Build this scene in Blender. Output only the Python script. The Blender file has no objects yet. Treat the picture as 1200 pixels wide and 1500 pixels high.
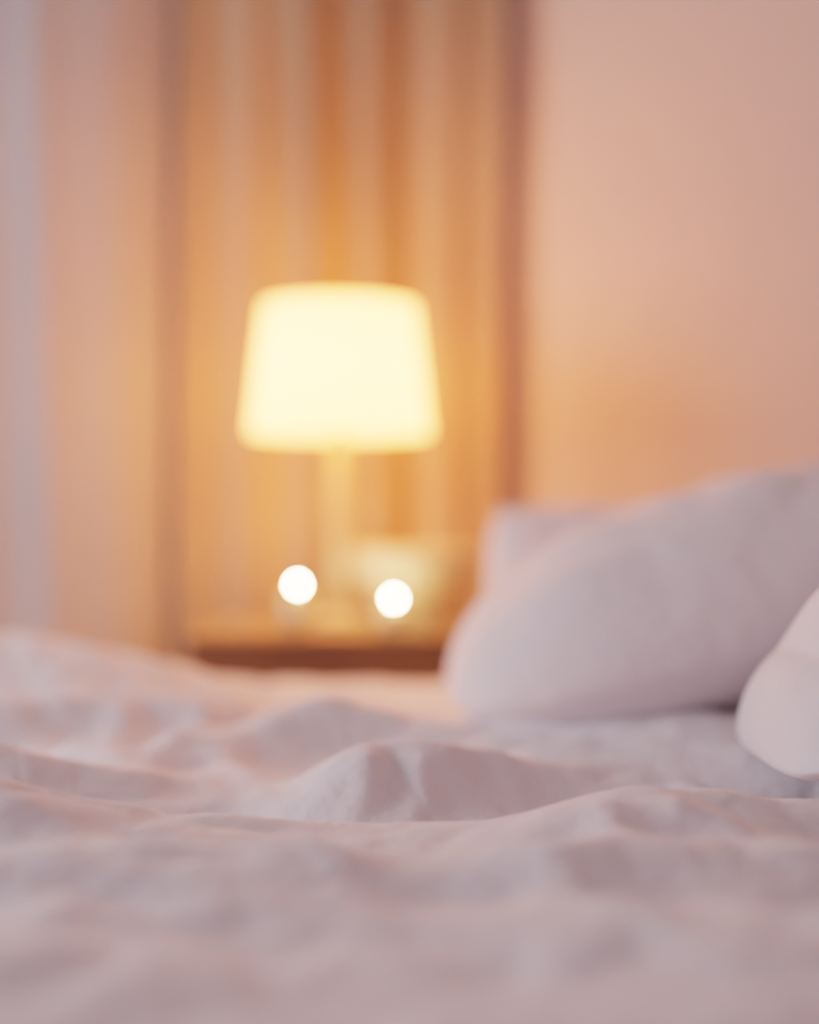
import bpy, math, random
import numpy as np
from mathutils import Vector, Matrix
random.seed(4)
S = bpy.context.scene
S.view_settings.view_transform = 'Filmic'
S.view_settings.look = 'Medium High Contrast'
COL = S.collection
F = 2083.0
CZ = 0.85

# ---------------------------------------------------------------- helpers
def mat(name, col, rough=0.8, col2=None, scale=6, bump=0.0, bscale=40, metal=0.0, stretch=(1,1,1), **kw):
    m = bpy.data.materials.new(name); m.use_nodes = True
    nt = m.node_tree; p = nt.nodes['Principled BSDF']
    p.inputs['Roughness'].default_value = rough
    p.inputs['Metallic'].default_value = metal
    p.inputs['Base Color'].default_value = col
    tc = nt.nodes.new('ShaderNodeTexCoord')
    mp = nt.nodes.new('ShaderNodeMapping'); mp.inputs['Scale'].default_value = stretch
    nt.links.new(tc.outputs['Object'], mp.inputs['Vector'])
    if col2 is not None:
        n = nt.nodes.new('ShaderNodeTexNoise'); n.inputs['Scale'].default_value = scale
        n.inputs['Detail'].default_value = 4
        r = nt.nodes.new('ShaderNodeValToRGB')
        r.color_ramp.elements[0].color = col; r.color_ramp.elements[1].color = col2
        r.color_ramp.elements[0].position = .35; r.color_ramp.elements[1].position = .65
        nt.links.new(mp.outputs[0], n.inputs['Vector'])
        nt.links.new(n.outputs['Fac'], r.inputs['Fac'])
        nt.links.new(r.outputs['Color'], p.inputs['Base Color'])
    if bump > 0:
        n = nt.nodes.new('ShaderNodeTexNoise'); n.inputs['Scale'].default_value = bscale
        n.inputs['Detail'].default_value = 5
        b = nt.nodes.new('ShaderNodeBump'); b.inputs['Strength'].default_value = bump
        b.inputs['Distance'].default_value = 0.01
        nt.links.new(mp.outputs[0], n.inputs['Vector'])
        nt.links.new(n.outputs['Fac'], b.inputs['Height'])
        nt.links.new(b.outputs['Normal'], p.inputs['Normal'])
    for k, v in kw.items():
        p.inputs[k.replace('_', ' ')].default_value = v
    return m

def obj(name, verts, faces, m, parent=None, smooth=True, loc=(0,0,0)):
    me = bpy.data.meshes.new(name)
    me.from_pydata([tuple(v) for v in verts], [], faces)
    me.update()
    if smooth:
        me.polygons.foreach_set('use_smooth', [True]*len(me.polygons))
    o = bpy.data.objects.new(name, me); o.location = loc
    COL.objects.link(o)
    if m: me.materials.append(m)
    if parent: o.parent = parent
    return o

def empty(name, loc):
    e = bpy.data.objects.new(name, None); e.location = loc; e.empty_display_size = .05
    COL.objects.link(e); return e

def top(o, label, cat, group=None):
    o['label'] = label; o['category'] = cat
    if group: o['group'] = group

def box(name, x0, x1, y0, y1, z0, z1, m, parent=None, bev=0.004):
    v = [(x,y,z) for x in (x0,x1) for y in (y0,y1) for z in (z0,z1)]
    f = [(0,1,3,2),(4,6,7,5),(0,4,5,1),(2,3,7,6),(0,2,6,4),(1,5,7,3)]
    o = obj(name, v, f, m, parent, smooth=False)
    if bev:
        b = o.modifiers.new('b','BEVEL'); b.width = bev; b.segments = 3
    return o

def lathe(name, prof, m, parent=None, n=64, loc=(0,0,0)):
    v=[]; f=[]
    for r,z in prof:
        for i in range(n):
            a=2*math.pi*i/n; v.append((r*math.cos(a), r*math.sin(a), z))
    for j in range(len(prof)-1):
        for i in range(n):
            k=(i+1)%n
            f.append((j*n+i, j*n+k, (j+1)*n+k, (j+1)*n+i))
    return obj(name, v, f, m, parent, loc=loc)

def gridfaces(nu, nv):
    i = np.arange(nu-1)[:,None]*nv + np.arange(nv-1)[None,:]
    i = i.ravel()
    return np.stack([i, i+nv, i+nv+1, i+1], 1).tolist()

def mknoise(n, fmin, fmax, seed):
    r = np.random.RandomState(seed)
    th = r.uniform(0, 2*np.pi, n); fr = np.exp(r.uniform(np.log(fmin), np.log(fmax), n))
    ph = r.uniform(0, 2*np.pi, n)
    def f(x, y):
        s = 0
        for t, k, p in zip(th, fr, ph):
            s = s + np.sin(k*(x*np.cos(t)+y*np.sin(t))+p)/n**.5
        return s
    return f

# ---------------------------------------------------------------- materials
M_duvet = mat('duvet_cotton', (.84,.79,.81,1), .95, (.80,.75,.78,1), 3, bump=.4, bscale=38, Sheen_Weight=.25)
M_pillow = mat('pillow_cotton', (.83,.76,.775,1), .95, (.79,.72,.74,1), 4, bump=.4, bscale=30, Sheen_Weight=.2)
M_sheet = mat('sheet_cotton', (.80,.74,.76,1), .95, bump=.2, bscale=30)
M_wall = mat('wall_plaster', (.745,.62,.57,1), .9, (.715,.59,.54,1), 2, bump=.1, bscale=120)
M_ceil = mat('ceiling_paint', (.5,.44,.42,1), .9, (.47,.41,.39,1), 2)
M_floor = mat('floor_wood', (.26,.15,.09,1), .5, (.18,.10,.06,1), 4, bump=.1, stretch=(1,8,1))
M_curt = mat('curtain_linen', (.49,.35,.245,1), .95, (.42,.30,.21,1), 5, bump=.2, bscale=200, stretch=(1,1,.1))
M_curtg = mat('sheer_linen', (.50,.475,.48,1), .95, (.46,.435,.44,1), 5, bump=.2, bscale=200, stretch=(1,1,.1))
M_wood = mat('walnut', (.17,.10,.065,1), .4, (.12,.07,.045,1), 5, bump=.05, stretch=(1,10,10))
M_woodtop = mat('oak_top', (.48,.32,.17,1), .25, (.40,.26,.14,1), 5, bump=.03, stretch=(1,10,10))
M_brass = mat('brass', (.80,.55,.25,1), .3, metal=1.0)
M_lampw = mat('lamp_ceramic', (.66,.50,.31,1), .4, (.61,.45,.27,1), 6)
M_bowl = mat('bowl_ceramic', (.88,.70,.42,1), .45, (.82,.64,.38,1), 8)
M_wax = mat('wax', (.95,.80,.5,1), .5, (.9,.74,.46,1), 8)
M_wick = mat('wick', (.05,.03,.02,1), .9, (.03,.02,.01,1), 30)
M_frame = mat('bed_fabric', (.45,.38,.36,1), .9, (.40,.34,.32,1), 30, bump=.2, bscale=200)

def emis(name, col, st):
    m = bpy.data.materials.new(name); m.use_nodes = True
    nt = m.node_tree; nt.nodes.clear()
    e = nt.nodes.new('ShaderNodeEmission'); o = nt.nodes.new('ShaderNodeOutputMaterial')
    e.inputs[0].default_value = col; e.inputs[1].default_value = st
    nt.links.new(e.outputs[0], o.inputs[0]); return m
M_flame = emis('flame', (1,.70,.40,1), 400)
M_bulb = emis('bulb', (1,.45,.15,1), 60)

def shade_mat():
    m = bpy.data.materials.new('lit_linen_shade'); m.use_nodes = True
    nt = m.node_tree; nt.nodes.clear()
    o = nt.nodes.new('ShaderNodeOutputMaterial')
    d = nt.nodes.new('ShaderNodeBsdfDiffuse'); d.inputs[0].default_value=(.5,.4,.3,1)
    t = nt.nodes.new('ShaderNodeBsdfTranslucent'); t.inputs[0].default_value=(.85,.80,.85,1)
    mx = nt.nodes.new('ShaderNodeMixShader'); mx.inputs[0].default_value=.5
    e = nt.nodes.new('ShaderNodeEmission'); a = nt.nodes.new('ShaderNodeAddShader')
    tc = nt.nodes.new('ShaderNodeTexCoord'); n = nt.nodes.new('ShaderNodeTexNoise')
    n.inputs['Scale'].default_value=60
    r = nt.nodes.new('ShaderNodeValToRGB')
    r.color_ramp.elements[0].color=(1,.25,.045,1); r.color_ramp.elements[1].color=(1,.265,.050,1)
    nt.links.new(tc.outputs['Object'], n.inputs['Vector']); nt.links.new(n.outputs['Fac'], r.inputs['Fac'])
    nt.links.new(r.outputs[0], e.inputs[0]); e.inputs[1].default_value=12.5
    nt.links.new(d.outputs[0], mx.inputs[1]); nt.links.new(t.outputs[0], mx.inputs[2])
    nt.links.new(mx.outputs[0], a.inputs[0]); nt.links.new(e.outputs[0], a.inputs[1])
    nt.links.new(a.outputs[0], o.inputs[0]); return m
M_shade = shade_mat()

def glass_mat():
    m = bpy.data.materials.new('thin_glass'); m.use_nodes = True
    nt = m.node_tree; nt.nodes.clear()
    o = nt.nodes.new('ShaderNodeOutputMaterial')
    t = nt.nodes.new('ShaderNodeBsdfTransparent'); t.inputs[0].default_value=(.98,.97,.95,1)
    g = nt.nodes.new('ShaderNodeBsdfGlossy'); g.inputs['Roughness'].default_value=.08
    mx = nt.nodes.new('ShaderNodeMixShader'); mx.inputs[0].default_value=.06
    nt.links.new(t.outputs[0], mx.inputs[1]); nt.links.new(g.outputs[0], mx.inputs[2])
    nt.links.new(mx.outputs[0], o.inputs[0]); return m
M_glass = glass_mat()

# ---------------------------------------------------------------- room
fl = box('floor', -3.2, 1.5, -1.2, 3.6, -.05, 0, M_floor, bev=0); fl['kind']='structure'
ce = box('ceiling', -3.2, 1.6, -1.2, 3.6, 2.7, 2.78, M_ceil, bev=0); ce['kind']='structure'  # out of view; added to cut ambient light on the upper curtains
def wall(name, p, q, h=2.7, th=.1):
    p=Vector(p); q=Vector(q); d=(q-p).normalized(); n=Vector((-d.y,d.x))*th
    v=[]
    for z in (0,h):
        for a in (p,q,q+n,p+n): v.append((a.x,a.y,z))
    f=[(0,1,2,3),(4,7,6,5),(0,4,5,1),(1,5,6,2),(2,6,7,3),(3,7,4,0)]
    o=obj(name,v,f,M_wall,smooth=False); o['kind']='structure'; return o
wall('wall_back', (.22,3.085), (-3.2,3.32), th=-.1)
wall('wall_side', (1.5,2.50), (.22,3.085), th=-.1)
wall('wall_right', (1.5,-1.2), (1.5,2.50), th=-.1)

# ---------------------------------------------------------------- curtains
def curtain(name, x0, x1, ybase, ztop, m, seed, lam, amp, back=0.0):
    nu, nv = 420, 60
    u = np.linspace(0,1,nu); v = np.linspace(0,1,nv)
    U,V = np.meshgrid(u,v,indexing='ij')
    X = x0+(x1-x0)*U
    nz = mknoise(5, 3, 9, seed)
    ph = 2*np.pi*(X-x0)/lam + .9*nz(X, V*0.25)
    A = amp*(.65+.45*np.sin(3.1*X*4+seed))
    Z = .02+(ztop-.02)*V
    Y = ybase - A*np.sin(ph) - .3*A*np.sin(2.3*ph+1.0)
    Y += .006*np.sin(9*Z+6*X)
    Y += back*np.clip((X-(x1-.30))/.30,0,1)**2
    X = X + .25*A*np.cos(ph)+.006*np.sin(3*Z+X*9)
    o = obj(name, np.stack([X,Y,Z],-1).reshape(-1,3), gridfaces(nu,nv), m)
    s = o.modifiers.new('s','SOLIDIFY'); s.thickness=.003
    return o
cm = curtain('curtain', -.50, .195, 3.01, 2.45, M_curt, 3, .135, .028)
top(cm, 'warm beige linen curtain hanging in soft folds behind the lamp', 'curtain')
cl = curtain('curtain', -1.55, -.51, 2.92, 2.45, M_curtg, 12, .15, .008, back=.11)
top(cl, 'pale grey linen curtain panel catching cool daylight beside the window', 'curtain')
rod_e = empty('curtain_rod', (-.70,2.99,2.47))
def cyl(name, p, q, r, m, parent, n=24):
    p=Vector(p); q=Vector(q); d=q-p; L=d.length
    o=lathe(name, [(0,0),(r,0),(r,L),(0,L)], m, parent, n)
    o.location=p; o.rotation_euler=d.to_track_quat('Z','Y').to_euler(); return o
cyl('rod', (-.88,0,0), (.88,0,0), .012, M_brass, rod_e)
for sx in (-.88,.88):
    lathe('finial', [(0,-.025),(.015,-.02),(.025,0),(.015,.02),(0,.025)], M_brass, rod_e, 24, loc=(sx,0,0))
top(rod_e, 'slim brass curtain rod holding the linen curtains', 'curtain rod')

# ---------------------------------------------------------------- nightstand
NT=.637; nx0,nx1,ny0,ny1=-.385,.15,2.46,2.88
ns = empty('nightstand', ((nx0+nx1)/2,(ny0+ny1)/2,0)); nl=Vector(ns.location)
def nbox(name,x0,x1,y0,y1,z0,z1,m,par=ns,bev=.003):
    return box(name,x0-nl.x,x1-nl.x,y0-nl.y,y1-nl.y,z0,z1,m,par,bev)
nbox('table_top', nx0-.01,nx1+.01,ny0-.002,ny1,NT-.008,NT,M_woodtop)
nbox('body', nx0,nx1,ny0+.012,ny1-.005,.22,NT-.0085,M_wood)
for k,(a,b) in enumerate(((.415,.62),(.232,.405))):
    dr=nbox('drawer', nx0+.012,nx1-.012,ny0-.002,ny0+.0115,a,b,M_wood)
    kn=lathe('knob',[(0,0),(.006,0),(.006,.012),(.014,.018),(.014,.024),(.008,.03),(0,.03)],M_brass,dr,24)
    kn.location=(0,ny0-.002-nl.y,(a+b)/2-.03); kn.rotation_euler=(math.pi/2,0,0)
for ax in (nx0+.03,nx1-.03):
    for ay in (ny0+.045,ny1-.04):
        lathe('leg',[(0,0),(.010,0),(.018,.2195),(0,.2195)],M_wood,ns,20,loc=(ax-nl.x,ay-nl.y,0))
top(ns,'dark walnut nightstand with lighter top beside the bed','nightstand')

# ---------------------------------------------------------------- lamp
LX,LY=-.132,2.68
lamp=empty('table_lamp',(LX,LY,NT+.0005))
zb=CZ+(750-636)/F*LY-NT; zt=CZ+(750-450)/F*LY-NT
lathe('lamp_base',[(0,0),(.068,0),(.072,.006),(.068,.014),(.03,.022),(.018,.03),(0,.03)],M_lampw,lamp)
lathe('stem',[(0,.0305),(.017,.0305),(.019,.10),(.016,.16),(.016,zb-.01),(.012,zb+.02),(0,zb+.02)],M_lampw,lamp)
rb,rt=.168,.142
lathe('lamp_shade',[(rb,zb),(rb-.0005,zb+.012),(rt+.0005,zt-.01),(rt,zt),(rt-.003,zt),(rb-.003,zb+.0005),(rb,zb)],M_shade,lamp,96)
lathe('bulb',[(0,zb+.06),(.012,zb+.06),(.014,zb+.08),(.026,zb+.105),(.03,zb+.125),(.022,zb+.148),(0,zb+.157)],M_bulb,lamp,32)
lathe('socket',[(0,zb+.0205),(.015,zb+.0205),(.015,zb+.0595),(0,zb+.0595)],M_brass,lamp,24)
v=[];f=[]
for k in range(3):
    a=k*2*math.pi/3+.3; d=Vector((math.cos(a),math.sin(a),0)); n=Vector((-d.y,d.x,0))*.0012
    b=len(v)
    for r_,z_ in ((.012,zb+.05),(rb-.010,zb+.035)):
        for s1 in (-1,1):
            for s2 in (-.0012,.0012):
                c=d*r_+n*s1; v.append((c.x,c.y,z_+s2))
    f+=[(b,b+1,b+3,b+2),(b+4,b+6,b+7,b+5),(b,b+4,b+5,b+1),(b+2,b+3,b+7,b+6),(b,b+2,b+6,b+4),(b+1,b+5,b+7,b+3)]
obj('shade_frame',v,f,M_brass,lamp,smooth=False)
top(lamp,'lit table lamp with tapered cream drum shade on the nightstand','lamp')
ld=bpy.data.lights.new('lamp_light','POINT'); ld.energy=8; ld.color=(1,.38,.12); ld.shadow_soft_size=.05
lo=bpy.data.objects.new('lamp_light',ld); lo.location=(LX-.01,LY,NT+zb+.12); COL.objects.link(lo)

# ---------------------------------------------------------------- bowl
bw=empty('bowl',(.005,2.72,NT+.0005))
lathe('body',[(0,.0),(.052,.0),(.052,.012),(.045,.018),(.085,.05),(.115,.095),(.122,.135),(.120,.142),(.116,.140),(.110,.098),(.080,.056),(.04,.028),(0,.024)],M_bowl,bw)
top(bw,'round cream ceramic bowl on the nightstand behind a candle','bowl')

# ---------------------------------------------------------------- candles
def candle(x,y,flz,lab):
    e=empty('candle',(x,y,NT+.0005)); h=flz-NT
    hc=h-.014
    lathe('glass_cup',[(0,0),(.028,0),(.031,.004),(.034,hc+.012),(.032,hc+.012),(.029,.006),(0,.006)],M_glass,e,48)
    lathe('wax',[(0,.0065),(.0275,.0065),(.0285,hc-.004),(.024,hc-.006),(0,hc-.007)],M_wax,e,48)
    lathe('wick',[(0,hc-.0065),(.001,hc-.0065),(.001,hc+.004),(0,hc+.004)],M_wick,e,8)
    lathe('flame',[(0,hc+.0055),(.004,hc+.007),(.006,hc+.011),(.0055,hc+.0155),(.003,hc+.0185),(0,hc+.0198)],M_flame,e,24)
    top(e,lab,'candle','candles on the nightstand')
candle(-.2005,2.55,CZ-106/F*2.55,'lit candle in a clear glass cup near the lamp base')
candle(-.028,2.52,CZ-126/F*2.52,'lit candle in a clear glass cup beside the cream bowl')

# ---------------------------------------------------------------- bed
bx0,bx1,by0,by1=-1.05,1.30,-.2,2.36
bed=empty('bed',((bx0+bx1)/2,(by0+by1)/2,0)); bl=Vector(bed.location)
def bbox(name,x0,x1,y0,y1,z0,z1,m,bev):
    return box(name,x0-bl.x,x1-bl.x,y0-bl.y,y1-bl.y,z0,z1,m,bed,bev)
bbox('bed_frame',bx0,bx1,by0,by1,.08,.30,M_frame,.02)
bbox('mattress',bx0+.02,bx1-.02,by0+.02,by1-.02,.301,.48,M_sheet,.04)
bbox('headboard',bx1+.001,bx1+.08,by0,by1,.08,1.05,M_frame,.03)
for ax in (bx0+.1,bx1-.1):
    for ay in (by0+.1,by1-.1):
        lathe('leg',[(0,0),(.02,0),(.03,.0795),(0,.0795)],M_wood,bed,20,loc=(ax-bl.x,ay-bl.y,0))
top(bed,'upholstered bed with a white mattress under rumpled white bedding','bed')

def P(px,py,D): return ((px-600)/F*D, D, CZ-(py-750)/F*D)
BASE=.535
def ridge(X,Y,pts,wf,wb,soft=.014,g=1.0):
    pts=np.array(pts); n=len(pts)
    ex=np.vstack([2*pts[0]-pts[1],pts,2*pts[-1]-pts[-2]]); out=[]
    for i in range(n-1):
        p0,p1,p2,p3=ex[i:i+4]
        for t in np.linspace(0,1,6,endpoint=False):
            out.append(.5*((2*p1)+(-p0+p2)*t+(2*p0-5*p1+4*p2-p3)*t*t+(-p0+3*p1-3*p2+p3)*t**3))
    out.append(pts[-1]); pts=out
    best=np.full(X.shape,1e9); H=np.zeros(X.shape); Sg=np.zeros(X.shape)
    for a,b in zip(pts[:-1],pts[1:]):
        dx,dy=b[0]-a[0],b[1]-a[1]; L2=dx*dx+dy*dy
        t=np.clip(((X-a[0])*dx+(Y-a[1])*dy)/L2,0,1)
        cx=a[0]+t*dx; cy=a[1]+t*dy
        d=np.hypot(X-cx,Y-cy)
        mk=d<best
        best=np.where(mk,d,best); H=np.where(mk,a[2]+(b[2]-a[2])*t-BASE,H)
        Sg=np.where(mk,np.clip((Y-cy)/.02,-1,1),Sg)
    w=wf+(wb-wf)*(Sg*.5+.5)
    return g*H*np.exp(-((np.sqrt(best**2+soft**2)-soft)/w)**1.5)
nu,nv=560,640
xs=np.linspace(-1.13,1.26,nu); ys=np.linspace(-.27,2.43,nv)
X,Y=np.meshgrid(xs,ys,indexing='ij')
wx=mknoise(6,4,10,21); wy=mknoise(6,4,10,22)
Xw=X+.010*wx(X,Y); Yw=Y+.010*wy(X,Y)
R=[]
R.append(ridge(Xw,Yw,[P(-300,1120,1.22),P(0,1152,1.25),P(200,1188,1.27),P(450,1202,1.28),P(700,1205,1.26),P(800,1186,1.25),P(900,1164,1.25),P(1020,1158,1.27),P(1200,1168,1.30),P(1500,1165,1.3)],.12,.05,.010))
R.append(ridge(Xw,Yw,[P(400,1230,1.40),P(450,1165,1.43),P(505,1103,1.46),P(560,1080,1.50),P(620,1078,1.50),P(710,1096,1.52),P(820,1122,1.54),P(960,1140,1.56)],.070,.08,.012))
R.append(ridge(Xw,Yw,[P(120,1130,1.62),P(300,1085,1.70),P(400,1045,1.76),P(480,1018,1.80),P(560,1035,1.80),P(740,1092,1.76)],.065,.07,.016))
R.append(ridge(Xw,Yw,[P(-400,900,2.1),P(0,925,2.1),P(130,942,2.1),P(250,972,2.12),P(340,1000,2.15)],.15,.10,.02))
R.append(ridge(Xw,Yw,[P(-200,1010,1.8),P(0,1022,1.85),P(150,1012,1.9),P(330,1025,1.95)],.06,.07,.012))
R.append(ridge(Xw,Yw,[P(-200,1085,1.5),P(0,1090,1.5),P(110,1120,1.52),P(290,1145,1.55)],.06,.06,.010))
R.append(ridge(Xw,Yw,[P(640,1055,1.84),P(760,1045,1.80),P(900,1043,1.76),P(1050,1048,1.72),P(1300,1035,1.72)],.10,.08))
R.append(ridge(Xw,Yw,[P(800,1120,1.62),P(1000,1100,1.60),P(1250,1100,1.55)],.05,.05))
R.append(ridge(Xw,Yw,[P(330,1004,2.28),P(500,1002,2.28),P(700,1002,2.28),P(1000,985,2.26)],.16,.2))
R.append(ridge(Xw,Yw,[P(-100,1250,1.08),P(120,1235,1.10),P(330,1262,1.08),P(520,1330,1.0),P(640,1400,.93)],.07,.055,.02,.8))
R.append(ridge(Xw,Yw,[P(420,1240,1.12),P(620,1262,1.10),P(840,1240,1.10),P(1020,1215,1.12),P(1250,1225,1.12)],.07,.05,.02,.8))
R.append(ridge(Xw,Yw,[P(620,1370,.96),P(800,1310,.98),P(1000,1330,.94),P(1250,1300,.95)],.07,.06,.02,.75))
R.append(ridge(Xw,Yw,[P(-100,1350,.93),P(250,1370,.90),P(500,1430,.86),P(800,1440,.84),P(1300,1400,.86)],.12,.08,.02,.75))
R=np.stack(R)
k=100.
Hh=np.log(np.sum(np.exp(k*np.clip(R,0,1)),0)-len(R)+1)/k
def crease(x0,y0,x1,y1,h,w):
    return ridge(Xw,Yw,[(x0,y0,BASE+h),((x0+x1)/2+.01,(y0+y1)/2,BASE+h*1.1),(x1,y1,BASE+h*.3)],w,w,.005)
Cr=0
for (a,b,h,w) in [((540,1115,1.45),(490,1195,1.36),.009,.016),((610,1105,1.45),(575,1180,1.37),.011,.016),
                  ((650,1115,1.46),(720,1190,1.36),.005,.02),((890,1175,1.20),(870,1300,1.08),.010,.020),
                  ((440,1250,1.15),(560,1340,1.02),.008,.025),((220,1200,1.2),(420,1290,1.1),.010,.025),
                  ((60,1030,1.75),(230,1110,1.55),.013,.026),((180,1005,1.85),(60,1080,1.6),.013,.026),
                  ((300,1010,1.9),(210,1110,1.58),.014,.026),((330,1080,1.65),(420,1180,1.42),.011,.024),
                  ((1000,1180,1.2),(1200,1210,1.15),.010,.020),((700,1240,1.15),(900,1330,1.0),.009,.028),
                  ((0,1200,1.2),(260,1250,1.12),.010,.025),((950,1350,.98),(1150,1290,1.05),.014,.035),
                  ((80,1350,1.0),(420,1340,1.0),.008,.03),((1000,1120,1.5),(1180,1135,1.42),.012,.013),
                  ((0,1130,1.4),(180,1165,1.34),.010,.015),((700,1080,1.65),(900,1110,1.6),.010,.015)]:
    pa=P(*a); pb=P(*b); Cr=Cr+crease(pa[0],pa[1],pb[0],pb[1],h,w)
n1=mknoise(10,5,14,5); n2=mknoise(14,18,42,6); n3=mknoise(16,60,130,7)
Z=BASE+Hh+Cr + .005*n1(Xw,Yw*1.4) + .004*(np.abs(n2(Xw,Yw*1.5))-.5) + .0009*n3(X,Y)
def drp(d): return np.where(d>0, -d*6.0, 0)
e=np.maximum(np.maximum(X-1.20,-1.06-X),np.maximum(Y-2.365,-.2-Y))
Z=Z+drp(e)
Z=np.maximum(Z,.13+.01*n2(X,Y))
Z=np.where(e<=0,np.maximum(Z,.50),Z)
du=obj('duvet',np.stack([X,Y,Z],-1).reshape(-1,3),gridfaces(nu,nv),M_duvet)
top(du,'rumpled white cotton duvet spread over the bed','duvet')

# ---------------------------------------------------------------- pillows
def pillow(name,loc,dims,rot,seed,lab,wr=.010,p=3.0,rc=.14,bot=.9,ex=.52):
    a,b,c=dims; n=130
    u=np.linspace(-1,1,n); u=np.sin(u*np.pi/2)
    U,V=np.meshgrid(u,u,indexing='ij')
    nz=mknoise(8,5,12,seed); nf=mknoise(10,16,38,seed+1)
    th=((1-np.abs(U)**p)*(1-np.abs(V)**p)).clip(0)**ex
    Xp=a*U*(1-rc*np.abs(V)**4); Yp=b*V*(1-rc*np.abs(U)**4)
    w=wr*th*(nz(Xp,Yp)+.6*np.abs(nf(Xp,Yp)))
    T=np.stack([Xp,Yp,c*th+w],-1).reshape(-1,3); B=np.stack([Xp,Yp,-c*th*bot+w*.5],-1).reshape(-1,3)
    f=gridfaces(n,n); fb=[[i+n*n for i in q][::-1] for q in f]
    o=obj(name,np.concatenate([T,B]),f+fb,M_pillow,loc=loc)
    wd=o.modifiers.new('w','WELD'); wd.merge_threshold=.0004
    o.rotation_euler=[math.radians(r) for r in rot]
    top(o,lab,'pillow','white pillows on the bed')
    return o
pillow('pillow',(.435,1.95,.690),(.39,.26,.180),(0,-13,3),31,'large plump white pillow propped on the rumpled duvet',p=2.4,bot=.62,rc=.2,wr=.016,ex=.6)
pillow('pillow',(.50,2.31,.705),(.375,.16,.07),(82,0,0),41,'white pillow standing upright behind a plump pillow',rc=.06)
pillow('pillow',(.620,1.45,.742),(.30,.20,.125),(0,-28,0),51,'crumpled white pillow resting near the edge of the duvet',wr=.026,p=2.0,bot=.72,ex=.62)

# ---------------------------------------------------------------- lights
w=bpy.data.worlds.new('World'); S.world=w; w.use_nodes=True
bg=w.node_tree.nodes['Background']; bg.inputs[0].default_value=(.475,.44,.515,1); bg.inputs[1].default_value=.90
ad=bpy.data.lights.new('window_daylight','AREA'); ad.shape='RECTANGLE'; ad.size=1.0; ad.size_y=1.2; ad.energy=33; ad.color=(.97,.93,1)
ao=bpy.data.objects.new('window_daylight',ad); ao.location=(-2.3,1.6,1.4); COL.objects.link(ao)
ao.rotation_euler=(Vector((0.2,1.5,.6))-ao.location).to_track_quat('-Z','Y').to_euler()

# ---------------------------------------------------------------- camera
cd=bpy.data.cameras.new('camera'); cam=bpy.data.objects.new('camera',cd); COL.objects.link(cam)
cam.location=(0,0,CZ); cam.rotation_euler=(math.pi/2,0,0)
cd.sensor_fit='VERTICAL'; cd.sensor_height=36; cd.lens=50; cd.clip_start=.01
cd.dof.use_dof=True; cd.dof.focus_distance=1.35; cd.dof.aperture_fstop=.73
S.camera=cam
